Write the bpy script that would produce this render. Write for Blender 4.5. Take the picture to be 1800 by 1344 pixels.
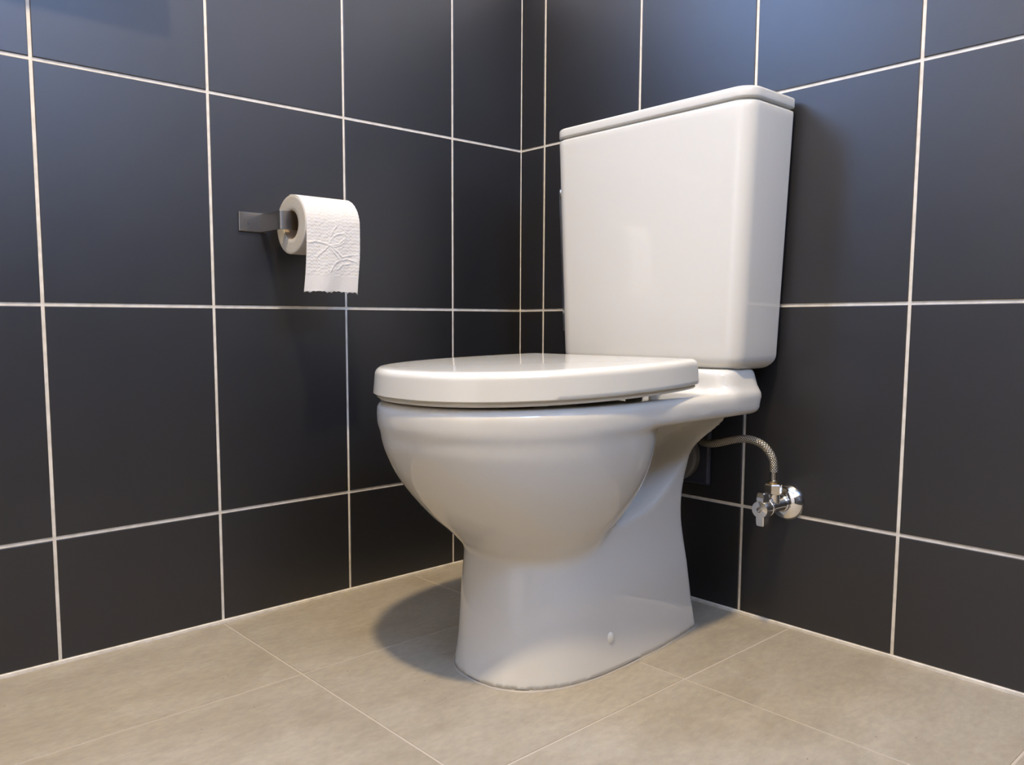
import bpy, bmesh, math, random
import numpy as np
from mathutils import Vector, Matrix, Euler

random.seed(7); np.random.seed(7)
for o in list(bpy.data.objects): bpy.data.objects.remove(o, do_unlink=True)
SC = bpy.context.scene
COL = SC.collection
R = math.radians

# ------------------------------------------------------------------ camera
CAM = Vector((1.24973, -1.24131, 0.49221)); YAW, PITCH, ROLL = 0.866297, -0.0964817, -0.0017499
FPX, PPX, PPY = 1431.767, 802.984, 707.687
fwd = Vector((-math.cos(PITCH)*math.sin(YAW), math.cos(PITCH)*math.cos(YAW), math.sin(PITCH)))
rgt = fwd.cross(Vector((0, 0, 1))).normalized(); upv = rgt.cross(fwd)
r2 = rgt*math.cos(ROLL)+upv*math.sin(ROLL); u2 = upv*math.cos(ROLL)-rgt*math.sin(ROLL)
cd = bpy.data.cameras.new('camera'); cam = bpy.data.objects.new('camera', cd); COL.objects.link(cam)
cam.matrix_world = Matrix(((r2.x, u2.x, -fwd.x, CAM.x), (r2.y, u2.y, -fwd.y, CAM.y), (r2.z, u2.z, -fwd.z, CAM.z), (0, 0, 0, 1)))
cd.sensor_fit = 'HORIZONTAL'; cd.sensor_width = 36.0; cd.lens = FPX/1800*36
cd.shift_x = (900-PPX)/1800; cd.shift_y = (PPY-672)/1800; cd.clip_start = .02
SC.camera = cam

# ------------------------------------------------------------------ world, light, exposure
SC.view_settings.view_transform = 'Standard'; SC.view_settings.look = 'None'
SC.view_settings.gamma = 1.0; SC.view_settings.use_curve_mapping = False
SC.view_settings.exposure = 0.0
w = bpy.data.worlds.new('world'); SC.world = w; w.use_nodes = True
w.node_tree.nodes['Background'].inputs[0].default_value = (.35, .5, .8, 1); w.node_tree.nodes['Background'].inputs[1].default_value = .6
LAMP_POS = (.98, -1.03, 2.385); LAMP_COL = (1, .785, .485); LAMP_W = 53.5
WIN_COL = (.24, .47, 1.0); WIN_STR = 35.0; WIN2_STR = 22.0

# ------------------------------------------------------------------ materials
def mat(name, base=(.8, .8, .8), rough=.5, metal=0, ior=1.5, coat=0, coat_rough=.03, spec=None):
    m = bpy.data.materials.new(name); m.use_nodes = True
    b = m.node_tree.nodes['Principled BSDF']
    b.inputs['Base Color'].default_value = (*base, 1); b.inputs['Roughness'].default_value = rough
    b.inputs['Metallic'].default_value = metal; b.inputs['IOR'].default_value = ior
    b.inputs['Coat Weight'].default_value = coat; b.inputs['Coat Roughness'].default_value = coat_rough
    if spec is not None: b.inputs['Specular IOR Level'].default_value = spec
    return m
def N(m, t, **kw):
    n = m.node_tree.nodes.new(t)
    for k, v in kw.items():
        if k in n.inputs: n.inputs[k].default_value = v
        else: setattr(n, k, v)
    return n
def L(m, a, b): m.node_tree.links.new(a, b)
def bsdf(m): return m.node_tree.nodes['Principled BSDF']
def ramp(m, stops):
    r = N(m, 'ShaderNodeValToRGB'); e = r.color_ramp.elements
    while len(e) < len(stops): e.new(.5)
    for i, (p, c) in enumerate(stops): e[i].position = p; e[i].color = (*c, 1) if len(c) == 3 else c
    return r
def bump(m, src, strength, dist=.001):
    b = N(m, 'ShaderNodeBump'); b.inputs['Strength'].default_value = strength; b.inputs['Distance'].default_value = dist
    L(m, src, b.inputs['Height']); L(m, b.outputs[0], bsdf(m).inputs['Normal']); return b

porcelain = mat('porcelain', (.635, .608, .535), .035, ior=1.56)
plastic_w = mat('seat_plastic', (.64, .612, .53), .09, ior=1.52)
chrome = mat('chrome', (.86, .85, .83), .07, metal=1)
steel = mat('brushed_steel', (.40, .38, .355), .27, metal=1)
brass = mat('brass', (.80, .55, .22), .25, metal=1)
sealant = mat('sealant', (.38, .34, .28), .45)
paint = mat('white_paint', (.78, .78, .78), .6)
doorpaint = mat('door_paint', (.75, .74, .72), .35)
darkpl = mat('dark_plastic', (.035, .038, .055), .3)
greypl = mat('grey_pipe', (.12, .115, .11), .4)
cardboard = mat('cardboard', (.42, .33, .24), .9)

# dark satin wall tile
tile_m = mat('dark_tile', (.022, .022, .024), .40, ior=1.76)
tc = N(tile_m, 'ShaderNodeNewGeometry'); oi = N(tile_m, 'ShaderNodeObjectInfo')
n1 = N(tile_m, 'ShaderNodeTexNoise', Scale=5.0, Detail=3.0); L(tile_m, tc.outputs['Position'], n1.inputs['Vector'])
rp = ramp(tile_m, [(.3, (.0048, .0050, .0066)), (.7, (.0078, .0078, .0092))]); L(tile_m, n1.outputs['Fac'], rp.inputs[0])
hs = N(tile_m, 'ShaderNodeHueSaturation'); L(tile_m, rp.outputs[0], hs.inputs['Color'])
mr = N(tile_m, 'ShaderNodeMapRange'); mr.inputs['To Min'].default_value = .9; mr.inputs['To Max'].default_value = 1.12
L(tile_m, oi.outputs['Random'], mr.inputs['Value']); L(tile_m, mr.outputs[0], hs.inputs['Value']); L(tile_m, hs.outputs[0], bsdf(tile_m).inputs['Base Color'])
n2 = N(tile_m, 'ShaderNodeTexNoise', Scale=14.0, Detail=4.0); L(tile_m, tc.outputs['Position'], n2.inputs['Vector'])
rr = N(tile_m, 'ShaderNodeMapRange'); rr.inputs['To Min'].default_value = .415; rr.inputs['To Max'].default_value = .46
L(tile_m, n2.outputs['Fac'], rr.inputs['Value']); L(tile_m, rr.outputs[0], bsdf(tile_m).inputs['Roughness'])
n3 = N(tile_m, 'ShaderNodeTexNoise', Scale=420.0, Detail=2.0); L(tile_m, tc.outputs['Position'], n3.inputs['Vector'])
bump(tile_m, n3.outputs['Fac'], .10, .0005)
# light grout
grout = mat('light_grout', (.72, .67, .60), .8)
g0 = N(grout, 'ShaderNodeNewGeometry'); g1 = N(grout, 'ShaderNodeTexNoise', Scale=60.0, Detail=4.0); L(grout, g0.outputs['Position'], g1.inputs['Vector'])
g2 = ramp(grout, [(.3, (.59, .545, .46)), (.65, (.75, .70, .61))]); L(grout, g1.outputs['Fac'], g2.inputs[0]); L(grout, g2.outputs[0], bsdf(grout).inputs['Base Color'])
bump(grout, g1.outputs['Fac'], .3, .001)
# beige floor tile
floor_m = mat('floor_tile', (.42, .37, .29), .5)
f0 = N(floor_m, 'ShaderNodeNewGeometry'); fo = N(floor_m, 'ShaderNodeObjectInfo')
ad = N(floor_m, 'ShaderNodeVectorMath', operation='ADD'); sc3 = N(floor_m, 'ShaderNodeVectorMath', operation='SCALE'); sc3.inputs[3].default_value = 3.0
cx3 = N(floor_m, 'ShaderNodeCombineXYZ'); L(floor_m, fo.outputs['Random'], cx3.inputs[0]); L(floor_m, fo.outputs['Random'], cx3.inputs[2]); L(floor_m, cx3.outputs[0], sc3.inputs[0])
mp = N(floor_m, 'ShaderNodeMapping'); mp.inputs['Scale'].default_value = (2.2, 1.0, 1); mp.inputs['Rotation'].default_value = (0, 0, R(20))
L(floor_m, f0.outputs['Position'], ad.inputs[0]); L(floor_m, sc3.outputs[0], ad.inputs[1]); L(floor_m, ad.outputs[0], mp.inputs['Vector'])
fn = N(floor_m, 'ShaderNodeTexNoise', Scale=7.0, Detail=8.0, Roughness=.62, Distortion=.5); L(floor_m, mp.outputs[0], fn.inputs['Vector'])
fr = ramp(floor_m, [(.25, (.300, .257, .188)), (.5, (.350, .304, .227)), (.75, (.400, .354, .274))]); L(floor_m, fn.outputs['Fac'], fr.inputs[0])
fn2 = N(floor_m, 'ShaderNodeTexNoise', Scale=55.0, Detail=6.0, Roughness=.7); L(floor_m, mp.outputs[0], fn2.inputs['Vector'])
fr2 = ramp(floor_m, [(.3, (.86, .86, .86)), (.7, (1.08, 1.08, 1.08))]); L(floor_m, fn2.outputs['Fac'], fr2.inputs[0])
mx = N(floor_m, 'ShaderNodeMix', data_type='RGBA', blend_type='MULTIPLY'); mx.inputs[0].default_value = 1
L(floor_m, fr.outputs[0], mx.inputs[6]); L(floor_m, fr2.outputs[0], mx.inputs[7])
# sparse dark specks
vo = N(floor_m, 'ShaderNodeTexVoronoi', Scale=26.0); L(floor_m, f0.outputs['Position'], vo.inputs['Vector'])
sp = ramp(floor_m, [(.016, (.22, .19, .16)), (.03, (1, 1, 1))]); L(floor_m, vo.outputs['Distance'], sp.inputs[0])
mx2 = N(floor_m, 'ShaderNodeMix', data_type='RGBA', blend_type='MULTIPLY'); mx2.inputs[0].default_value = 1
L(floor_m, mx.outputs[2], mx2.inputs[6]); L(floor_m, sp.outputs[0], mx2.inputs[7]); L(floor_m, mx2.outputs[2], bsdf(floor_m).inputs['Base Color'])
fb = N(floor_m, 'ShaderNodeMapRange'); fb.inputs['To Min'].default_value = .36; fb.inputs['To Max'].default_value = .56
L(floor_m, fn.outputs['Fac'], fb.inputs['Value']); L(floor_m, fb.outputs[0], bsdf(floor_m).inputs['Roughness'])
bump(floor_m, fn2.outputs['Fac'], .15, .0006)
floor_grout = mat('floor_grout', (.46, .40, .32), .85)
# paper
paper = mat('tissue_paper', (.61, .585, .54), .95, spec=.15)
bsdf(paper).inputs['Subsurface Weight'].default_value = 0
pg = N(paper, 'ShaderNodeNewGeometry'); pn = N(paper, 'ShaderNodeTexNoise', Scale=520.0, Detail=3.0); L(paper, pg.outputs['Position'], pn.inputs['Vector'])
bump(paper, pn.outputs['Fac'], .35, .0008)
paper_side = mat('tissue_roll_side', (.57, .545, .49), .95, spec=.1)
sg = N(paper_side, 'ShaderNodeTexNoise', Scale=300.0, Detail=4.0); sgg = N(paper_side, 'ShaderNodeNewGeometry'); L(paper_side, sgg.outputs['Position'], sg.inputs['Vector']); bump(paper_side, sg.outputs['Fac'], .5, .001)
# braided hose
braid = mat('braided_steel', (.62, .57, .47), .28, metal=1)
bt = N(braid, 'ShaderNodeTexCoord'); 
def wave(rot):
    mpn = N(braid, 'ShaderNodeMapping'); mpn.inputs['Rotation'].default_value = (0, 0, rot); L(braid, bt.outputs['UV'], mpn.inputs['Vector'])
    wv = N(braid, 'ShaderNodeTexWave', Scale=1.0, Distortion=0.0); L(braid, mpn.outputs[0], wv.inputs['Vector']); return wv
wa, wb = wave(R(45)), wave(R(-45))
mm = N(braid, 'ShaderNodeMath', operation='MULTIPLY'); L(braid, wa.outputs['Fac'], mm.inputs[0]); L(braid, wb.outputs['Fac'], mm.inputs[1])
bump(braid, mm.outputs[0], 1.0, .0008)
brr = ramp(braid, [(0, (.16, .145, .12)), (.5, (.72, .66, .55))]); L(braid, mm.outputs[0], brr.inputs[0]); L(braid, brr.outputs[0], bsdf(braid).inputs['Base Color'])
# wainscot of the walls outside the frame
wain = mat('dark_tile_panelling', (.03, .03, .033), .35)
wg = N(wain, 'ShaderNodeTexCoord'); wbk = N(wain, 'ShaderNodeTexBrick', offset=0.0)
wbk.inputs['Color1'].default_value = (.024, .024, .027, 1); wbk.inputs['Color2'].default_value = (.027, .027, .029, 1); wbk.inputs['Mortar'].default_value = (.7, .65, .58, 1)
wbk.inputs['Scale'].default_value = 1; wbk.inputs['Brick Width'].default_value = .25; wbk.inputs['Row Height'].default_value = .332; wbk.inputs['Mortar Size'].default_value = .0025
L(wain, wg.outputs['UV'], wbk.inputs['Vector']); L(wain, wbk.outputs['Color'], bsdf(wain).inputs['Base Color'])
def emis(name, col, s):
    m = bpy.data.materials.new(name); m.use_nodes = True; nt = m.node_tree; nt.nodes.remove(nt.nodes['Principled BSDF'])
    e = nt.nodes.new('ShaderNodeEmission'); e.inputs[0].default_value = (*col, 1); e.inputs[1].default_value = s
    nt.links.new(e.outputs[0], nt.nodes['Material Output'].inputs[0]); return m
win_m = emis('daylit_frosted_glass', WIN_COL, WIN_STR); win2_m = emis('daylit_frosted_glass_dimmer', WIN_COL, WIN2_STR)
lampglass = emis('lamp_glass', LAMP_COL, 20)

# ------------------------------------------------------------------ helpers
def mesh(name, verts, faces, smooth=False):
    me = bpy.data.meshes.new(name); me.from_pydata([tuple(map(float, v)) for v in verts], [], [tuple(map(int, f)) for f in faces]); me.update()
    if smooth: me.polygons.foreach_set('use_smooth', [True]*len(me.polygons))
    return me
def link(name, me, m=None, parent=None, **props):
    o = bpy.data.objects.new(name, me); COL.objects.link(o)
    if m is not None and me is not None and len(me.materials) == 0: me.materials.append(m)
    if parent is not None:
        o.parent = parent; o.matrix_parent_inverse = parent_mw(parent).inverted()
    for k, v in props.items(): o[k] = v
    return o
def parent_mw(p):
    mw = p.matrix_basis.copy()
    if p.parent is not None: mw = parent_mw(p.parent) @ p.matrix_parent_inverse @ mw
    return mw
def empty(name, loc, label, category, group=None):
    o = bpy.data.objects.new(name, None); COL.objects.link(o); o.location = loc; o.empty_display_size = .05
    o['label'] = label; o['category'] = category
    if group: o['group'] = group
    return o
def structure(o): o['kind'] = 'structure'; return o
def bevel_box(name, lo, hi, b=.002, seg=2):
    bm = bmesh.new(); lo, hi = Vector(lo), Vector(hi)
    bmesh.ops.create_cube(bm, size=1)
    for v in bm.verts: v.co = Vector([lo[i]+(v.co[i]+.5)*(hi[i]-lo[i]) for i in range(3)])
    if b: bmesh.ops.bevel(bm, geom=list(bm.edges), offset=b, segments=seg, profile=.5, affect='EDGES')
    me = bpy.data.meshes.new(name); bm.to_mesh(me); bm.free(); return me
def loft(rings, cap0=True, cap1=True, closed=True):
    """rings: list of (n,3) arrays; returns verts, faces"""
    n = len(rings[0]); V = np.concatenate(rings); F = []
    for i in range(len(rings)-1):
        for j in range(n if closed else n-1):
            a, b = i*n+j, i*n+(j+1) % n; F.append((a, b, b+n, a+n))
    if cap0: F.append(tuple(range(n))[::-1])
    if cap1: F.append(tuple(range((len(rings)-1)*n, len(rings)*n)))
    return V, F
def lathe(prof, org, axis, n=40, ang0=0):
    """prof [(r, t)] along axis from org"""
    axis = Vector(axis).normalized(); e1 = axis.orthogonal().normalized(); e2 = axis.cross(e1); org = Vector(org)
    rings = []
    for r, t in prof:
        rings.append(np.array([org+axis*t+(e1*math.cos(a)+e2*math.sin(a))*max(r, 1e-5) for a in [ang0+2*math.pi*k/n for k in range(n)]]))
    return loft(rings)
def autosmooth(o, ang=35):
    me = o.data; me.polygons.foreach_set('use_smooth', [True]*len(me.polygons))
    bm = bmesh.new(); bm.from_mesh(me); lim = R(ang)
    for e in bm.edges:
        if len(e.link_faces) == 2 and e.calc_face_angle(0) > lim: e.smooth = False
    bm.to_mesh(me); bm.free(); return o
def fixnormals(me):
    bm = bmesh.new(); bm.from_mesh(me); bmesh.ops.recalc_face_normals(bm, faces=bm.faces); bm.to_mesh(me); bm.free(); return me
def tube(path, r, n=16, uvscale=None):
    P = [Vector(p) for p in path]; rings = []; prev = None; s = 0; ss = []
    for i, p in enumerate(P):
        t = (P[min(i+1, len(P)-1)]-P[max(i-1, 0)]).normalized()
        e1 = (prev - t*prev.dot(t)).normalized() if prev is not None else t.orthogonal().normalized(); prev = e1; e2 = t.cross(e1)
        if i: s += (p-P[i-1]).length
        ss.append(s)
        rings.append(np.array([p+(e1*math.cos(2*math.pi*k/n)+e2*math.sin(2*math.pi*k/n))*r for k in range(n)]))
    V, F = loft(rings); return V, F, ss
def catmull(pts, per=8):
    P = [Vector(p) for p in pts]; out = []
    for i in range(len(P)-1):
        p0, p1, p2, p3 = P[max(i-1, 0)], P[i], P[i+1], P[min(i+2, len(P)-1)]
        for k in range(per):
            t = k/per
            out.append(.5*((2*p1)+(p2-p0)*t+(2*p0-5*p1+4*p2-p3)*t*t+(3*p1-p0-3*p2+p3)*t**3))
    out.append(P[-1]); return out

# ------------------------------------------------------------------ room shell
RX, RY, RZ = 1.85, -2.15, 2.4          # right wall x, front wall y, ceiling
VJ = [0, .18993, .43967, .68837, .93954, 1.1905, 1.4415, 1.6925, 1.9435, 2.15]     # joints along the left wall (distance from corner)
UJ = [0, .06854, .3045, .5325, .78048, 1.0305, 1.2805, 1.5305, 1.7805, 1.85]       # joints along the back wall
ZJ = [0, .18617, .52072, .85271, 1.1847]                                            # horizontal joints
TOP = 1.1847; G = .0026; PR = .0018
WY0, WY1, WZ0, WZ1 = -1.30, -.84, 1.192, 2.02                                       # window in left wall

def plain(name, boxes, m):
    bm = bmesh.new()
    for lo, hi in boxes:
        g = bmesh.ops.create_cube(bm, size=1)['verts']
        for v in g: v.co = Vector([lo[i]+(v.co[i]+.5)*(hi[i]-lo[i]) for i in range(3)])
    me = bpy.data.meshes.new(name); bm.to_mesh(me); bm.free(); return structure(link(name, me, m))

wall_left = plain('wall_left', [((-.1, RY, 0), (0, 0, WZ0)), ((-.1, RY, WZ1), (0, 0, RZ)), ((-.1, RY, WZ0), (0, WY0, WZ1)), ((-.1, WY1, WZ0), (0, 0, WZ1))], grout)
wall_back = plain('wall_back', [((-.1, 0, 0), (RX+.1, .1, RZ))], grout)
floor = plain('floor', [((-.1, RY-.1, -.1), (RX+.1, .1, -.0009))], floor_grout)
ceiling = plain('ceiling', [((-.1, RY-.1, RZ), (RX+.1, .1, RZ+.1))], paint)
W2Y0, W2Y1, W2Z0, W2Z1 = -1.00, -.45, 1.32, 2.02                                     # window in right wall
wall_right = plain('wall_right', [((RX, RY-.1, 0), (RX+.1, 0, W2Z0)), ((RX, RY-.1, W2Z1), (RX+.1, 0, RZ)), ((RX, RY-.1, W2Z0), (RX+.1, W2Y0, W2Z1)), ((RX, W2Y1, W2Z0), (RX+.1, 0, W2Z1))], paint)
wall_front = plain('wall_front', [((-.1, RY-.1, 0), (RX, RY, RZ))], paint)
# painted plaster above the tiles, on the left and back walls
def panel(name, lo, hi, m, parent):
    return link(name, bevel_box(name, lo, hi, 0), m, parent)
panel('plaster', (0, -.0025, TOP), (RX, 0, RZ), paint, wall_back)
panel('plaster', (0, RY, WZ1), (.0025, -.0025, RZ), paint, wall_left)
panel('plaster', (0, RY, TOP), (.0025, WY0, WZ1), paint, wall_left)
panel('plaster', (0, WY1, TOP), (.0025, -.0025, WZ1), paint, wall_left)
# tiled lower part of the two walls behind the camera
def uv_panel(name, lo, hi, parent, along):
    me = bevel_box(name, lo, hi, 0); uv = me.uv_layers.new(name='UVMap')
    for li, lp in enumerate(me.loops):
        c = me.vertices[lp.vertex_index].co; uv.data[li].uv = (c[along]+5, c[2]+.146)
    return link(name, me, wain, parent)
uv_panel('tile_panelling', (RX-.004, RY, 0), (RX, 0, TOP), wall_right, 1)
uv_panel('tile_panelling', (0, RY, 0), (.62, RY+.004, TOP), wall_front, 0)
uv_panel('tile_panelling', (1.56, RY, 0), (RX, RY+.004, TOP), wall_front, 0)

_tile_cache = {}
def tile_mesh(wd, ht, t=PR, b=.0009):
    key = (round(wd, 4), round(ht, 4), t)
    if key in _tile_cache: return _tile_cache[key]
    x, z = wd/2, ht/2
    V = [(-x, .001, -z), (x, .001, -z), (x, .001, z), (-x, .001, z),
         (-x, -t+b, -z), (x, -t+b, -z), (x, -t+b, z), (-x, -t+b, z),
         (-x+b*.3, -t+b*.3, -z+b*.3), (x-b*.3, -t+b*.3, -z+b*.3), (x-b*.3, -t+b*.3, z-b*.3), (-x+b*.3, -t+b*.3, z-b*.3),
         (-x+b, -t, -z+b), (x-b, -t, -z+b), (x-b, -t, z-b), (-x+b, -t, z-b)]
    F = [(12, 13, 14, 15)]
    for r0 in (0, 4, 8):
        for j in range(4):
            a, c = r0+j, r0+(j+1) % 4; F.append((a, c, c+4, a+4))
    me = mesh('tile', V, F); _tile_cache[key] = me; return me
def jit(s): return random.uniform(-s, s)
def add_tile(parent, me, m, loc, rz=0, rx=0):
    o = bpy.data.objects.new('tile', me); COL.objects.link(o)
    if not me.materials: me.materials.append(m)
    o.parent = parent; o.location = loc; o.rotation_euler = (rx+jit(.0007), jit(.0004), rz+jit(.0007)); return o
for i in range(len(VJ)-1):
    for k in range(4):
        wd = round(VJ[i+1]-VJ[i]-2*G, 3); z0 = ZJ[k]+(.0062 if k == 0 else G); z1 = ZJ[k+1]-G
        add_tile(wall_left, tile_mesh(wd, round(z1-z0, 3)), tile_m, (jit(.0002), -(VJ[i]+VJ[i+1])/2, (z0+z1)/2), rz=math.pi/2)
for i in range(len(UJ)-1):
    for k in range(4):
        wd = round(UJ[i+1]-UJ[i]-2*G, 3); z0 = ZJ[k]+(.0062 if k == 0 else G); z1 = ZJ[k+1]-G
        add_tile(wall_back, tile_mesh(wd, round(z1-z0, 3)), tile_m, ((UJ[i]+UJ[i+1])/2, jit(.0002), (z0+z1)/2))
FXJ = [.002, .26171, .62221, .990, 1.353, 1.716, 1.85]; FYJ = [-.002, -.29201, -.68875, -1.0855, -1.482, -1.879, -2.15]
for i in range(len(FXJ)-1):
    for k in range(len(FYJ)-1):
        wd = round(FXJ[i+1]-FXJ[i]-.003, 3); ht = round(FYJ[k]-FYJ[k+1]-.003, 3)
        add_tile(floor, tile_mesh(wd, ht, .0016, .0008), floor_m, ((FXJ[i]+FXJ[i+1])/2, (FYJ[k]+FYJ[k+1])/2, -.0016), rx=-math.pi/2)
# pale sealing joint where the wall tiles meet the floor
link('joint_strip', bevel_box('j', (0, RY, -.001), (.0045, 0, .0058), .0014, 2), grout, wall_left)
link('joint_strip', bevel_box('j', (.004, -.0045, -.001), (RX, 0, .0058), .0014, 2), grout, wall_back)
link('joint_strip', bevel_box('j', (0, -.0030, 0), (.0030, 0, TOP), .001, 2), grout, wall_back)

# window in the left wall, above the picture
win = structure(link('window_1', bevel_box('w', (-.07, WY0, WZ0), (-.02, WY0+.05, WZ1), .004), doorpaint))
link('window_frame', bevel_box('w', (-.07, WY1-.05, WZ0), (-.02, WY1, WZ1), .004), doorpaint, win)
link('window_frame', bevel_box('w', (-.07, WY0+.05, WZ0), (-.02, WY1-.05, WZ0+.05), .004), doorpaint, win)
link('window_frame', bevel_box('w', (-.07, WY0+.05, WZ1-.05), (-.02, WY1-.05, WZ1), .004), doorpaint, win)
link('pane', bevel_box('w', (-.055, WY0+.05, WZ0+.05), (-.049, WY1-.05, WZ1-.05), 0), win_m, win)
# sill: rounded nose profile extruded along the wall
prof = [(-.02, 1.052), (.047, 1.052), (.0525, 1.046), (.0545, 1.034), (.056, 1.020), (.060, 1.010), (.066, 1.0155), (.070, 1.032), (.072, 1.052), (.071, 1.066), (.064, 1.074), (-.02, 1.076)]
rings = [np.array([(x, y, z) for x, z in prof]) for y in (-1.36, -.764)]
V, F = loft(rings); link('window_sill', fixnormals(mesh('sill', V, F)), doorpaint, win)

win2 = structure(link('window_2', bevel_box('w', (RX+.02, W2Y0, W2Z0), (RX+.07, W2Y0+.05, W2Z1), .004), doorpaint))
link('window_frame', bevel_box('w', (RX+.02, W2Y1-.05, W2Z0), (RX+.07, W2Y1, W2Z1), .004), doorpaint, win2)
link('window_frame', bevel_box('w', (RX+.02, W2Y0+.05, W2Z0), (RX+.07, W2Y1-.05, W2Z0+.05), .004), doorpaint, win2)
link('window_frame', bevel_box('w', (RX+.02, W2Y0+.05, W2Z1-.05), (RX+.07, W2Y1-.05, W2Z1), .004), doorpaint, win2)
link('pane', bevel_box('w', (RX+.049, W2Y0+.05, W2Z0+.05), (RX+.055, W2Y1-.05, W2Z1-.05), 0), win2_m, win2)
# door in the wall behind the camera
door = structure(link('door_1', bevel_box('d', (.70, RY-.02, .01), (1.48, RY+.012, 2.02), .003), doorpaint))
for lo, hi in (((.62, RY-.02, 0), (.70, RY+.02, 2.1)), ((1.48, RY-.02, 0), (1.56, RY+.02, 2.1)), ((.62, RY-.02, 2.02), (1.56, RY+.02, 2.1))):
    link('door_frame', bevel_box('d', lo, hi, .004), doorpaint, door)
link('door_handle', fixnormals(mesh('h', *lathe([(.0, 0), (.025, 0), (.025, .008), (.010, .01), (.010, .05), (.022, .055), (.022, .075), (0, .078)], (.76, RY+.012, 1.02), (0, 1, 0)))), chrome, door)

# ceiling downlight
lamp = empty('ceiling_downlight', (LAMP_POS[0], LAMP_POS[1], RZ), 'small warm round downlight in the white ceiling', 'lamp')
V, F = lathe([(.070, 0), (.090, 0), (.093, .004), (.089, .009), (.073, .010), (.070, .006)], (LAMP_POS[0], LAMP_POS[1], RZ), (0, 0, -1)); F = F[:-2]
F += [(5*40+j, 5*40+(j+1) % 40, (j+1) % 40, j) for j in range(40)]
link('trim_ring', fixnormals(mesh('ring', V, F, True)), chrome, lamp)
V, F = lathe([(.069, .001), (.069, .004), (0.01, .006)], (LAMP_POS[0], LAMP_POS[1], RZ), (0, 0, -1))
link('lamp_glass', fixnormals(mesh('glass', V, F)), lampglass, lamp)
ld = bpy.data.lights.new('lamp_light', 'AREA'); ld.shape = 'DISK'; ld.size = .11; ld.energy = LAMP_W; ld.color = LAMP_COL
lo_ = bpy.data.objects.new('lamp_light', ld); COL.objects.link(lo_); lo_.location = (LAMP_POS[0], LAMP_POS[1], RZ-.012)
lo_.parent = lamp; lo_.matrix_parent_inverse = parent_mw(lamp).inverted()

# ------------------------------------------------------------------ toilet
XC = .422
toilet = empty('toilet', (XC, -.32, 0), 'glossy white close-coupled toilet with closed seat lid and square cistern', 'toilet')

def pchip(x, xs, ys):
    xs, ys = np.array(xs, float), np.array(ys, float); h = np.diff(xs); d = np.diff(ys)/h
    m = np.zeros_like(xs); m[0], m[-1] = d[0], d[-1]
    for i in range(1, len(xs)-1):
        if d[i-1]*d[i] > 0:
            w1, w2 = 2*h[i]+h[i-1], h[i]+2*h[i-1]; m[i] = (w1+w2)/(w1/d[i-1]+w2/d[i])
    x = np.clip(x, xs[0], xs[-1]); i = np.clip(np.searchsorted(xs, x)-1, 0, len(h)-1); t = (x-xs[i])/h[i]
    return (2*t**3-3*t**2+1)*ys[i]+(t**3-2*t**2+t)*h[i]*m[i]+(-2*t**3+3*t**2)*ys[i+1]+(t**3-t**2)*h[i]*m[i+1]
def smin(a, b, k):
    h = np.clip(.5+.5*(b-a)/k, 0, 1); return b*(1-h)+a*h-k*h*(1-h)
def smax(a, b, k): return -smin(-a, -b, k)
def sstep(t): t = np.clip(t, 0, 1); return t*t*(3-2*t)
def sell(u, v, a, b, n):
    r = ((np.abs(u)/a)**n+(np.abs(v)/b)**n)**(1/n)+1e-9
    return (r-1)*np.sqrt(u*u+v*v+1e-12)/r
Z_BOWL = [.13, .165, .18, .195, .22, .244, .271, .301, .333, .361, .40]
VF_B = [.44, .482, .499, .515, .545, .569, .592, .611, .6235, .6272, .6275]
VB_B = [.36, .33, .312, .295, .264, .244, .230, .223, .220, .219, .219]
A_B = [.075, .096, .105, .114, .130, .143, .1555, .166, .173, .1765, .1775]
Z_P = [-.02, 0, .03, .065, .105, .16, .22, .40]
VF_P = [.525, .521, .513, .5065, .500, .492, .487, .48]
HW_P = [.111, .110, .1078, .1065, .1065, .1025, .100, .097]
Z_R = [-.02, 0, .06, .13, .19, .22, .24, .27, .288, .303, .32, .335, .36, .40]
VR = [.102, .104, .113, .1245, .130, .1275, .1215, .106, .0925, .0775, .060, .0475, .036, .036]
VC = [.0, .05, .10, .145, .19, .232, .30, .376, .5, .65]
ZC = [.37, .335, .295, .262, .236, .216, .203, .194, .19, .19]
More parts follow.
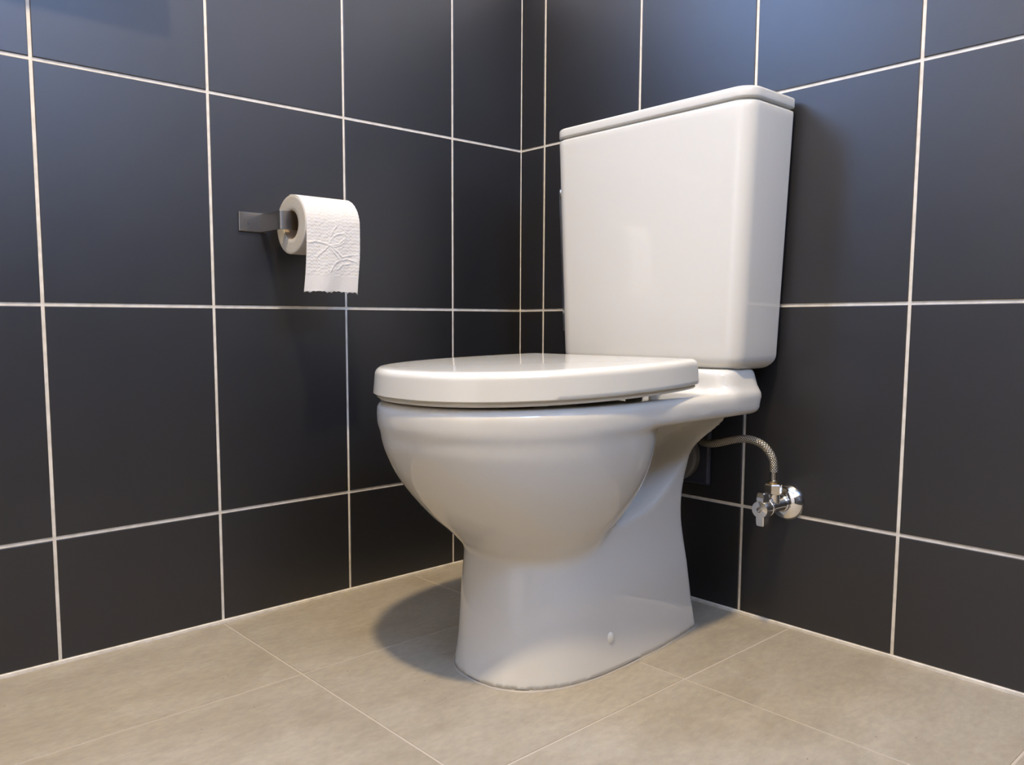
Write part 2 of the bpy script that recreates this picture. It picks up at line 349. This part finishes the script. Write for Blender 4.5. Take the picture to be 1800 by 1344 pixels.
def pan_field(u, v, z):
    au = np.abs(u)
    # rim and rear ledge plate
    vm = .37
    wr = .179-.008*((vm-v)/.325)**2
    dp = np.where(v > vm, sell(u, v-vm, .179, .2575, 2.3), au-wr)
    dp = smax(dp, .044-v, .03)
    rim = smax(dp, np.abs(z-.3705)-.0185, .014)
    # bowl
    vc = .40
    vf, vb, a = pchip(z, Z_BOWL, VF_B), pchip(z, Z_BOWL, VB_B), pchip(z, Z_BOWL, A_B)
    bowl = np.where(v > vc, sell(u, v-vc, a, vf-vc, 2.2), sell(u, v-vc, a, vc-vb, 2.2))
    bowl = smax(bowl, np.maximum(z-.38, .135-z), .01)
    # pedestal
    vm2 = .36
    hw = pchip(z, Z_P, HW_P); vfp = pchip(z, Z_P, VF_P)
    u0 = u; u = u-.012*np.clip(1-z/.18, 0, 1); au = np.abs(u)
    tap = 1-.22*(np.clip(vm2-v, 0, 1)/.254)**2
    rec = .046*sstep((z-pchip(v, VC, ZC)+.002)/.030)
    flare = .055*sstep((z-.275)/.085)**1.3*sstep((.17-v)/.10)
    side = np.where(v > vm2, sell(u, v-vm2, hw, vfp-vm2, 2.35), au-hw*tap)
    ped = side+rec*sstep((.45-v)/.05)-flare
    ped = smax(ped, pchip(z, Z_R, VR)-v, .014); au = np.abs(u0)
    ped = smax(ped, np.maximum(z-.372, -z), .004)
    # block that carries the cistern
    blk = smax(au-(.171-.32*np.clip(z-.386, 0, 1)), np.abs(v-.098)-.054, .035)
    blk = smax(blk, np.abs(z-.40)-.0224, .008)
    f = smin(rim, bowl, .009)
    f = smin(f, ped, .009)
    return smin(f, blk, .009)

def surface_net(fn, lo, hi, h):
    ax = [np.arange(lo[i], hi[i]+h, h) for i in range(3)]
    g = np.stack(np.meshgrid(*ax, indexing='ij'), -1)
    Fv = fn(g[..., 0], g[..., 1], g[..., 2]); S = Fv < 0
    n = Fv.shape; c = tuple(k-1 for k in n)
    acc = np.zeros((*c, 3)); cnt = np.zeros(c)
    corners = [(i, j, k) for i in (0, 1) for j in (0, 1) for k in (0, 1)]
    sl = lambda o: tuple(slice(o[d], o[d]+c[d]) for d in range(3))
    for a in corners:
        for d in range(3):
            if a[d]: continue
            b = list(a); b[d] = 1; b = tuple(b)
            fa, fb = Fv[sl(a)], Fv[sl(b)]; m = (fa < 0) != (fb < 0)
            t = np.where(m, fa/np.where(m, fa-fb, 1), 0)
            p = g[sl(a)]+t[..., None]*(g[sl(b)]-g[sl(a)])
            acc += np.where(m[..., None], p, 0); cnt += m
    act = cnt > 0; idx = -np.ones(c, int); idx[act] = np.arange(act.sum())
    P = acc[act]/cnt[act][:, None]
    faces = []
    for d in range(3):
        e, f2 = (d+1) % 3, (d+2) % 3
        s0 = [slice(1, n[k]-1) for k in range(3)]; s0[d] = slice(0, n[d]-1)
        s1 = list(s0); s1[d] = slice(1, n[d])
        A, B = S[tuple(s0)], S[tuple(s1)]; m = A != B
        I = np.argwhere(m); off = np.array([0 if k == d else 1 for k in range(3)]); I0 = I+off
        def cell(de, df):
            q = I0.copy(); q[:, e] -= de; q[:, f2] -= df; return idx[q[:, 0], q[:, 1], q[:, 2]]
        q = np.stack([cell(1, 1), cell(0, 1), cell(0, 0), cell(1, 0)], 1)
        fl = A[m]; q[~fl] = q[~fl][:, ::-1]; faces.append(q)
    faces = np.concatenate(faces)
    def grad(P):
        e = 1e-4; out = []
        for d in range(3):
            q = P.copy(); q[:, d] += e; r = P.copy(); r[:, d] -= e
            out.append((fn(*q.T)-fn(*r.T))/(2*e))
        return np.stack(out, 1)
    for _ in range(4):
        fv = fn(*P.T); gr = grad(P); gn = (gr**2).sum(1)+1e-9
        P = P-np.clip(fv/gn, -h, h)[:, None]*gr
    return P, faces
P, Fq = surface_net(pan_field, (-.2, .02, -.012), (.2, .645, .44), .0058)
P = np.stack([XC+P[:, 0], -P[:, 1], P[:, 2]], 1); P[:, 2] = np.maximum(P[:, 2], .0)
pan = link('pan', fixnormals(mesh('pan', P, Fq, True)), porcelain, toilet)
print('pan', len(P), len(Fq))

# plan outlines -----------------------------------------------------
def seat_outline(a=.1863, ar=.1664, yr=-.217, ym=-.3698, yf=-.6345, n=2.278, rc=.02, N_=96):
    t = np.linspace(-np.pi/2, np.pi/2, N_); c, s = np.cos(t), np.sin(t)
    fr_ = np.stack([a*np.sign(s)*np.abs(s)**(2/n), ym-(ym-yf)*np.abs(c)**(2/n)], 1)        # left -> front -> right
    k = np.linspace(0, 1, 24)[1:]; ye = yr-rc
    xs = a+(ar-a)*k**2*((ye-ym)/(yr-ym))**2; right = np.stack([xs, ym+(ye-ym)*k], 1)
    xe = xs[-1]; th = np.linspace(0, np.pi/2, 10)[1:]
    cr = np.stack([xe-rc+rc*np.cos(th), ye+rc*np.sin(th)], 1)
    back = np.stack([np.linspace(xe-rc, -(xe-rc), 14)[1:-1], np.full(12, yr)], 1)
    left = np.concatenate([right, cr])[::-1]*[-1, 1]
    return np.concatenate([fr_, right, cr, back, left])[:-1]
def resample(o, n=200):
    q = np.concatenate([o, o[:1]]); d = np.r_[0, np.cumsum(np.linalg.norm(np.diff(q, axis=0), axis=1))]
    t = np.linspace(0, d[-1], n+1)[:-1]; return np.stack([np.interp(t, d, q[:, i]) for i in (0, 1)], 1)
def inset(o, d):
    t = np.roll(o, -1, 0)-np.roll(o, 1, 0); t /= np.linalg.norm(t, axis=1)[:, None]; nrm = np.stack([-t[:, 1], t[:, 0]], 1)
    return o+nrm*d
O = resample(seat_outline(), 220)
if (inset(O, .01)[:, 0].max()) > O[:, 0].max(): O = O[::-1]
TILT, ZR, YR0 = .0222, .4068, -.217
def seat_ring(ins, dz):
    q = inset(O, ins); return np.stack([XC+q[:, 0], q[:, 1], ZR+dz+TILT*(q[:, 1]-YR0)], 1)
H = .0358
rings = [seat_ring(.012, .002), seat_ring(.004, .0005), seat_ring(.0012, 0), seat_ring(0, .0012), seat_ring(.0004, .006), seat_ring(.0022, H-.0105)]
for k in range(1, 8):
    a = k/7*math.pi/2; rings.append(seat_ring(.0022+.0085*(1-math.cos(a)), H-.0085-.002*(1-k/7)+.0085*math.sin(a)*.95+.0002))
last = rings[-1]; ctr = np.array([XC, -.41, ZR+H+.0006+TILT*(-.41-YR0)])
for k_, dz in ((.93, .0004), (.85, .0008), (.7, .0013), (.45, .0018), (.15, .002)):
    q = ctr+(last-ctr)*k_; q[:, 2] += dz; rings.append(q)
V, F = loft(rings); seat_lid = autosmooth(link('seat_lid', fixnormals(mesh('seat_lid', V, F, True)), plastic_w, toilet), 50)
# seat ring under the lid, with its opening
ro = [seat_ring(.006, .003), seat_ring(.005, -.004), seat_ring(.0075, -.0065), seat_ring(.062, -.0065), seat_ring(.066, -.003), seat_ring(.066, .003)]
V, F = loft(ro, False, False); n = 220; F += [(5*n+j, 5*n+(j+1) % n, (j+1) % n, j) for j in range(n)]
seat = autosmooth(link('seat', fixnormals(mesh('seat', V, F, True)), plastic_w, toilet), 40)
for bx, by in ((.11, -.30), (-.11, -.30), (.115, -.50), (-.115, -.50)):
    zt = ZR-.0062+TILT*(by-YR0); V, F = lathe([(0, 0), (.012, 0), (.013, .001), (.011, zt-.3885), (0, zt-.3885)], (XC+bx, by, .3885), (0, 0, 1), 20)
    link('buffer_pad', fixnormals(mesh('pad', V, F, True)), plastic_w, seat)
for bx in (-.075, .075):
    V, F = lathe([(0, 0), (.019, 0), (.019, .003), (.011, .006), (.011, .028), (0, .03)], (XC+bx, -.200, .3885), (0, 0, 1), 24)
    link('hinge', fixnormals(mesh('hinge', V, F, True)), plastic_w, toilet)

# cistern
def rrect(hw, y0, y1, rf, rb, n=10):
    """rounded rectangle: front edge at y0 (nearer camera), back edge y1; ccw"""
    pts = []
    for cx_, cy_, r, a0 in ((hw-rb, y1-rb, rb, 0), (-hw+rb, y1-rb, rb, 90), (-hw+rf, y0+rf, rf, 180), (hw-rf, y0+rf, rf, 270)):
        for k in range(n+1):
            a = R(a0+90*k/n); pts.append((cx_+r*math.cos(a), cy_+r*math.sin(a)))
    return np.array(pts)
CB, CT = .4205, .8155; XT = XC-.007
def c_ring(z, ins=0, dz=0):
    t = (z-CB)/(CT-CB); hw = .177+.0150*t-ins
    q = rrect(hw, -.135-.006*t+ins, -.012-min(ins, .02), max(.027-ins*.3, .012), max(.008-ins*.2, .004))
    return np.stack([XT+q[:, 0], q[:, 1], np.full(len(q), z+dz)], 1)
rings = [c_ring(CB, .05), c_ring(CB, .030)]
for k in range(0, 9):
    a = k/8*math.pi/2; rings.append(c_ring(CB+.022*(1-math.cos(a)), .022*(1-math.sin(a))))
for t in (.12, .3, .5, .7, .85, .97): rings.append(c_ring(CB+(CT-CB)*t))
rings += [c_ring(CT-.0035), c_ring(CT-.0012, .0006), c_ring(CT, .0025), c_ring(CT, .02)]
V, F = loft(rings); cistern = autosmooth(link('cistern', fixnormals(mesh('cistern', V, F, True)), porcelain, toilet), 45)
LB, LT = .8188, .8352
def l_ring(z, ins):
    q = rrect(.1926-ins, -.1418+ins, -.011-ins*.5, .028-ins*.4, .008); return np.stack([XT+q[:, 0], q[:, 1], np.full(len(q), z)], 1)
rings = [l_ring(CT-.001, .02), l_ring(CT-.001, .0055), l_ring(LB-.0003, .0052), l_ring(LB, .002), l_ring(LB+.001, .0004), l_ring(LB+.003, 0), l_ring(LT-.004, 0)]
for k in range(1, 6): a = k/5*math.pi/2; rings.append(l_ring(LT-.004+.004*math.sin(a), .004*(1-math.cos(a))))
rings += [l_ring(LT+.0008, .03), l_ring(LT+.001, .06)]
V, F = loft(rings); autosmooth(link('cistern_lid', fixnormals(mesh('cistern_lid', V, F, True)), porcelain, toilet), 50)
# slim flush lever on the far side of the cistern
lv = []
for z, off in ((.735, .0075), (.70, .0075), (.66, .0062), (.60, .0054), (.54, .0046), (.48, .004)):
    hw = .177+.0150*(z-CB)/(CT-CB); lv.append(np.array([(XT-hw-off+ox, -.11+oy, z) for ox, oy in ((-.002, -.007), (.002, -.007), (.002, .007), (-.002, .007))]))
V, F = loft(lv); lever = autosmooth(link('flush_lever', fixnormals(mesh('lever', V, F)), chrome, cistern), 30)
V, F = lathe([(0, 0), (.012, 0), (.012, .006), (.008, .0095), (0, .0105)], (XT-.1885, -.11, .728), (-1, 0, 0), 24)
link('pivot', fixnormals(mesh('pivot', V, F, True)), chrome, lever)
# bolt caps and sealant line on the foot
for s in (1, -1):
    rings = []
    for k in range(7):
        a = k/6*math.pi/2; rr_ = math.cos(a)+1e-3
        rings.append(np.array([(XC+(.0105 if s > 0 else .004)+s*(.1035 if s > 0 else .098)+s*.0055*math.sin(a), -.3495+.0072*rr_*math.cos(b), .0475+.0098*rr_*math.sin(b)) for b in np.linspace(0, 2*np.pi, 25)[:-1]]))
    V, F = loft(rings); link('bolt_cap', fixnormals(mesh('cap', V, F, True)), plastic_w, pan)
th = np.linspace(0, 2*np.pi, 161)[:-1]
def foot_outline(g):
    vs = np.linspace(.104, .36, 40); hwv = .110*(1-.22*((.36-vs)/.254)**2); t = np.linspace(np.pi/2, 0, 50)
    fu = .110*np.sin(t)**(2/2.35); fv = .36+(.521-.36)*np.cos(t)**(2/2.35)
    rt = np.concatenate([np.stack([hwv, vs], 1), np.stack([fu, fv], 1)[1:]]); lt = rt[::-1][1:]*[-1, 1]
    return inset(resample(np.concatenate([rt, lt]), 160), g)
fo_ = foot_outline(0); sgn = 1 if inset(fo_, .01)[:, 0].max() > fo_[:, 0].max() else -1
rings = [np.stack([XC+.012+q[:, 0], -q[:, 1], np.full(160, z)], 1) for q, z in ((foot_outline(-sgn*.006), .0016), (foot_outline(sgn*.0002), .0016), (foot_outline(sgn*.0010), .0010), (foot_outline(sgn*.0018), .0001))]
V, F = loft(rings, False, False); link('sealant_bead', fixnormals(mesh('bead', V, F, True)), sealant, pan)

# ------------------------------------------------------------------ waste outlet on the wall
drain = empty('waste_outlet', (XC, 0, .245), 'dark square waste-pipe collar on the wall behind the toilet foot', 'pipe')
link('wall_plate', bevel_box('p', (XC-.052, -.012, .2125), (XC+.0515, -.0022, .315), .004, 2), darkpl, drain)
V, F = lathe([(.0, 0), (.046, 0), (.047, .012), (.043, .016), (.043, .028), (.046, .032), (.046, .042), (.041, .046), (.041, .088), (0, .088)], (XC-.012, -.012, .262), (0, -1, 0), 40)
autosmooth(link('pipe', fixnormals(mesh('pipe', V, F, True)), greypl, drain), 30)

# ------------------------------------------------------------------ shut-off valve
VX, VZ = .6105, .2058
valve = empty('angle_valve', (VX, 0, VZ), 'chrome angle valve with winged handle on the dark tiled wall', 'valve')
def vpart(name, prof, org, axis, m=chrome, parent=valve, n=40, ang=32, a0=0):
    V, F = lathe(prof, org, axis, n, a0); return autosmooth(link(name, fixnormals(mesh(name, V, F)), m, parent), ang)
vpart('escutcheon', [(0, 0), (.0285, 0), (.0290, .0015), (.0275, .005), (.023, .0095), (.016, .0125), (.012, .013), (0, .013)], (VX, -.002, VZ), (0, -1, 0))
vpart('body', [(0, 0), (.0125, 0), (.0135, .003), (.0125, .006), (.0115, .007), (.0115, .011), (.0105, .013), (.0105, .046), (.0135, .048), (.0140, .050), (.0135, .052), (.0110, .053), (.0110, .060), (0, .060)], (VX, -.013, VZ), (0, -1, 0))
vpart('outlet', [(0, 0), (.0098, 0), (.0098, .016), (.0085, .018), (.0085, .022), (0, .022)], (VX, -.045, VZ+.004), (0, 0, 1))
vpart('nut', [(0, 0), (.0112, 0), (.0130, .002), (.0130, .0145), (.0112, .0165), (0, .0165)], (VX, -.045, VZ+.0195), (0, 0, 1), n=6, ang=20)
vpart('gasket_ring', [(0, 0), (.0088, 0), (.0088, .0022), (0, .0022)], (VX, -.045, VZ+.036), (0, 0, 1), m=brass)
# winged handle
hd = vpart('handle', [(0, 0), (.0130, 0), (.0138, .002), (.0138, .016), (.0128, .0185), (.0045, .0195), (.004, .0175), (0, .0175)], (VX, -.0665, VZ), (0, -1, 0))
for s in (1, -1):
    rings = []
    for t, hw_, yo, yi in ((.006, .0068, -.0845, -.068), (.018, .0068, -.0845, -.0695), (.0245, .0064, -.0835, -.072), (.0262, .0052, -.0825, -.0735)):
        rings.append(np.array([(VX+sx*hw_, yy, VZ+s*t) for sx, yy in ((-1, yo+.0012), (-.8, yo), (.8, yo), (1, yo+.0012), (1, yi), (-1, yi))]))
    V, F = loft(rings); autosmooth(link('wing', fixnormals(mesh('wing', V, F)), chrome, hd), 30)
vpart('screw', [(0, 0), (.0036, 0), (.0036, .0012), (.0022, .0018), (.0016, .0008), (0, .0008)], (VX, -.0838, VZ), (0, -1, 0), m=steel, parent=hd, n=20)

hose = empty('braided_hose', (VX, -.045, .247), 'braided steel supply hose curving from the chrome valve towards the cistern', 'hose')
vpart('ferrule', [(0, 0), (.0074, 0), (.0074, .0025), (.0051, .0035), (.0051, .0165), (.006, .0175), (0, .0175)], (VX-.0002, -.045, VZ+.0382), (0, 0, 1), m=steel, parent=hose)
hp = catmull([(VX-.0004, -.045, .2605), (VX-.0006, -.0455, .270), (.6065, -.046, .2840), (.5935, -.047, .2995), (.575, -.048, .3070), (.556, -.049, .3073), (.534, -.050, .3020), (.510, -.050, .2950), (.488, -.046, .2925), (.470, -.040, .299), (.452, -.032, .318), (.441, -.027, .345), (.437, -.027, .39), (.437, -.028, .422)], 8)
V, F, ss = tube(hp, .0064, 20)
me = mesh('hose', V, F, True); uv = me.uv_layers.new(name='UVMap')
for p in me.polygons:
    ks = [me.loops[l].vertex_index for l in p.loop_indices]; js = [k % 20 for k in ks]; wrap = 19 in js and 0 in js
    for l, k, j in zip(p.loop_indices, ks, js):
        jj = 20 if (wrap and j == 0) else j; uv.data[l].uv = (ss[min(k//20, len(ss)-1)]/.0066*.7, jj/20*6.283*.7)
link('braid', me, braid, hose)

# ------------------------------------------------------------------ toilet roll holder and roll
RXC, RZC, RR, RY0, RY1 = .0705, .6502, .0466, -.5865, -.4865
holder = empty('toilet_roll_holder', (0, -.62, .658), 'flat brushed-steel toilet roll holder on the left tiled wall', 'roll holder')
link('wall_plate', bevel_box('p', (.0012, -.6435, .6425), (.0055, -.596, .6735), .0006, 1), steel, holder)
V, F = lathe([(0, 0), (.0016, 0), (.0012, .0006), (0, .0008)], (.0055, -.6275, .655), (1, 0, 0), 12); link('screw', fixnormals(mesh('s', V, F)), darkpl, holder)
path = [(.005, -.603), (.064, -.603)]
for k in range(1, 7): a = k/6*math.pi/2; path.append((.064+.004*math.sin(a), -.599-.004*math.cos(a)))
path += [(.068, -.478)]
th2 = .0016; pp = np.array(path); tn = np.gradient(pp, axis=0); tn /= np.linalg.norm(tn, axis=1)[:, None]; nn = np.stack([-tn[:, 1], tn[:, 0]], 1)
rings = [np.array([(*(p+nv*th2), .6425), (*(p-nv*th2), .6425), (*(p-nv*th2), .672), (*(p+nv*th2), .672)]) for p, nv in zip(pp, nn)]
V, F = loft(rings); arm = autosmooth(link('arm', fixnormals(mesh('arm', V, F)), steel, holder), 30)
bv = arm.modifiers.new('edge', 'BEVEL'); bv.width = .0004; bv.segments = 2; bv.limit_method = 'ANGLE'; bv.angle_limit = R(50)

roll = empty('toilet_roll', (RXC, RY0, RZC), 'white embossed toilet paper roll hanging on the steel holder', 'toilet roll')
# wound paper: hollow cylinder with soft shoulders
rc = .0236; prof = [(rc, .0006), (rc+.001, 0), (.030, .0003), (.036, -.0002), (.042, .0004), (RR-.0012, 0), (RR-.0003, .0005), (RR, .0016)]
prof2 = [(r, .1-t) for r, t in prof[::-1]]; allp = prof+[(RR, .05)]+prof2
nseg = 72; rings = []
for r, t in allp: rings.append(np.array([(RXC+r*math.cos(a)*(1+.006*math.sin(3*a)*(r > .04)), RY0+t, RZC+r*math.sin(a)*(1-.008*(math.sin(a) < -.2))) for a in np.linspace(0, 2*np.pi, nseg+1)[:-1]]))
V, F = loft(rings, False, False); m_ = len(rings)
F += [((m_-1)*nseg+j, (m_-1)*nseg+(j+1) % nseg, (j+1) % nseg, j) for j in range(nseg)]
body = link('wound_paper', fixnormals(mesh('wound', V, F, True)), paper, roll); autosmooth(body, 50)
body.data.materials.append(paper_side)
for p in body.data.polygons:
    if abs(p.normal.y) > .6: p.material_index = 1
V, F = lathe([(rc-.0002, .001), (rc-.0012, .001), (rc-.0012, .099), (rc-.0002, .099)], (RXC, RY0, RZC), (0, 1, 0), 48); F = F[:-2]
F += [(3*48+j, 3*48+(j+1) % 48, (j+1) % 48, j) for j in range(48)]
link('core', fixnormals(mesh('core', V, F, True)), cardboard, roll)
# hanging sheet with embossed leaves
NU, NV = 120, 190
ang_s = R(96); arc = ang_s*RR; drop = RZC-.5437; total = arc+drop
def leaf(s, d):
    """emboss height at s (across 0..1), d (metres below the roll axis)"""
    x = s*.1; h = 0
    def stroke(pts, wdt=.0013):
        best = 1e9
        for (x0, y0), (x1, y1) in zip(pts[:-1], pts[1:]):
            dx, dy = x1-x0, y1-y0; t = max(0, min(1, ((x-x0)*dx+(d-y0)*dy)/(dx*dx+dy*dy))); best = min(best, math.hypot(x-x0-t*dx, d-y0-t*dy))
        return math.exp(-(best/wdt)**2)
    for st in STROKES: h = max(h, stroke(st))
    return h
def arcpts(c, a, b, rot, t0, t1, n=12):
    out = []
    for k in range(n+1):
        t = t0+(t1-t0)*k/n; ex, ey = a*math.cos(t), b*math.sin(t); out.append((c[0]+ex*math.cos(rot)-ey*math.sin(rot), c[1]+ex*math.sin(rot)+ey*math.cos(rot)))
    return out
STROKES = [arcpts((.057, .0245), .0175, .0085, R(-28), 0, 2*math.pi, 20),
           [(.040, .033), (.030, .030), (.015, .028), (.004, .031)], [(.041, .034), (.060, .030), (.071, .020)],
           [(.040, .034), (.033, .041), (.021, .050)], [(.042, .037), (.050, .044), (.060, .053)], [(.046, .036), (.056, .042), (.067, .051)],
           [(.067, .051), (.080, .047), (.097, .046)], [(.045, .075), (.050, .065), (.060, .057), (.075, .053), (.096, .058)], [(.060, .070), (.068, .063), (.082, .061)],
           [(.040, .026), (.047, .012), (.055, .002)]]
rng = np.random.RandomState(3); ph = rng.uniform(0, 6.28, 12)
V = []
for i in range(NV+1):
    l = total*i/NV
    for j in range(NU+1):
        s = j/NU; y = RY0+.0008+s*.0992
        if l < arc: a = ang_s-l/RR; d = -RR*math.sin(a); nx, nz = math.cos(a), math.sin(a); x, z = RXC+RR*nx, RZC+RR*nz
        else: d = l-arc; nx, nz = 1, 0; x, z = RXC+RR, RZC-d
        q = max(0, d)/drop
        x += -.0035*q**2+.0028*math.sin(s*5.2+.5)*q**1.5+.0012*math.sin(s*11+1.1+q*3)*q      # gentle curl
        if q > 0: y += (-.0045*q**2.2*(1-.4*s)) + .0012*math.sin(q*6)*s*q
        if q > .999: z += .0012*math.sin(s*17+ph[0])+.0009*math.sin(s*63+ph[1])-.0035*max(0, s-.9)/.1
        h = .0011
        if d > -.002: h += .0008*leaf(s, d)*min(1, (d+.002)/.004)*(1 if d < .082 else 0)
        cr = .00018*math.sin(s*31+d*420+2*math.sin(s*13+ph[3]))*(.6+.4*math.sin(d*260+ph[4]+s*9))
        cr += .00026*math.sin(d*1150+4*math.sin(s*22+ph[5]))*math.sin(s*70+ph[6])
        h += cr*(1 if d < .078 else max(0, 1-(d-.078)/.006))*min(1, max(0, (l-.01)/.03))
        V.append((x+nx*h, y, z+nz*h))
F = [(i*(NU+1)+j, i*(NU+1)+j+1, (i+1)*(NU+1)+j+1, (i+1)*(NU+1)+j) for i in range(NV) for j in range(NU)]
sheet = link('hanging_sheet', fixnormals(mesh('sheet', V, F, True)), paper, roll)
so = sheet.modifiers.new('thick', 'SOLIDIFY'); so.thickness = .0007; so.offset = -1
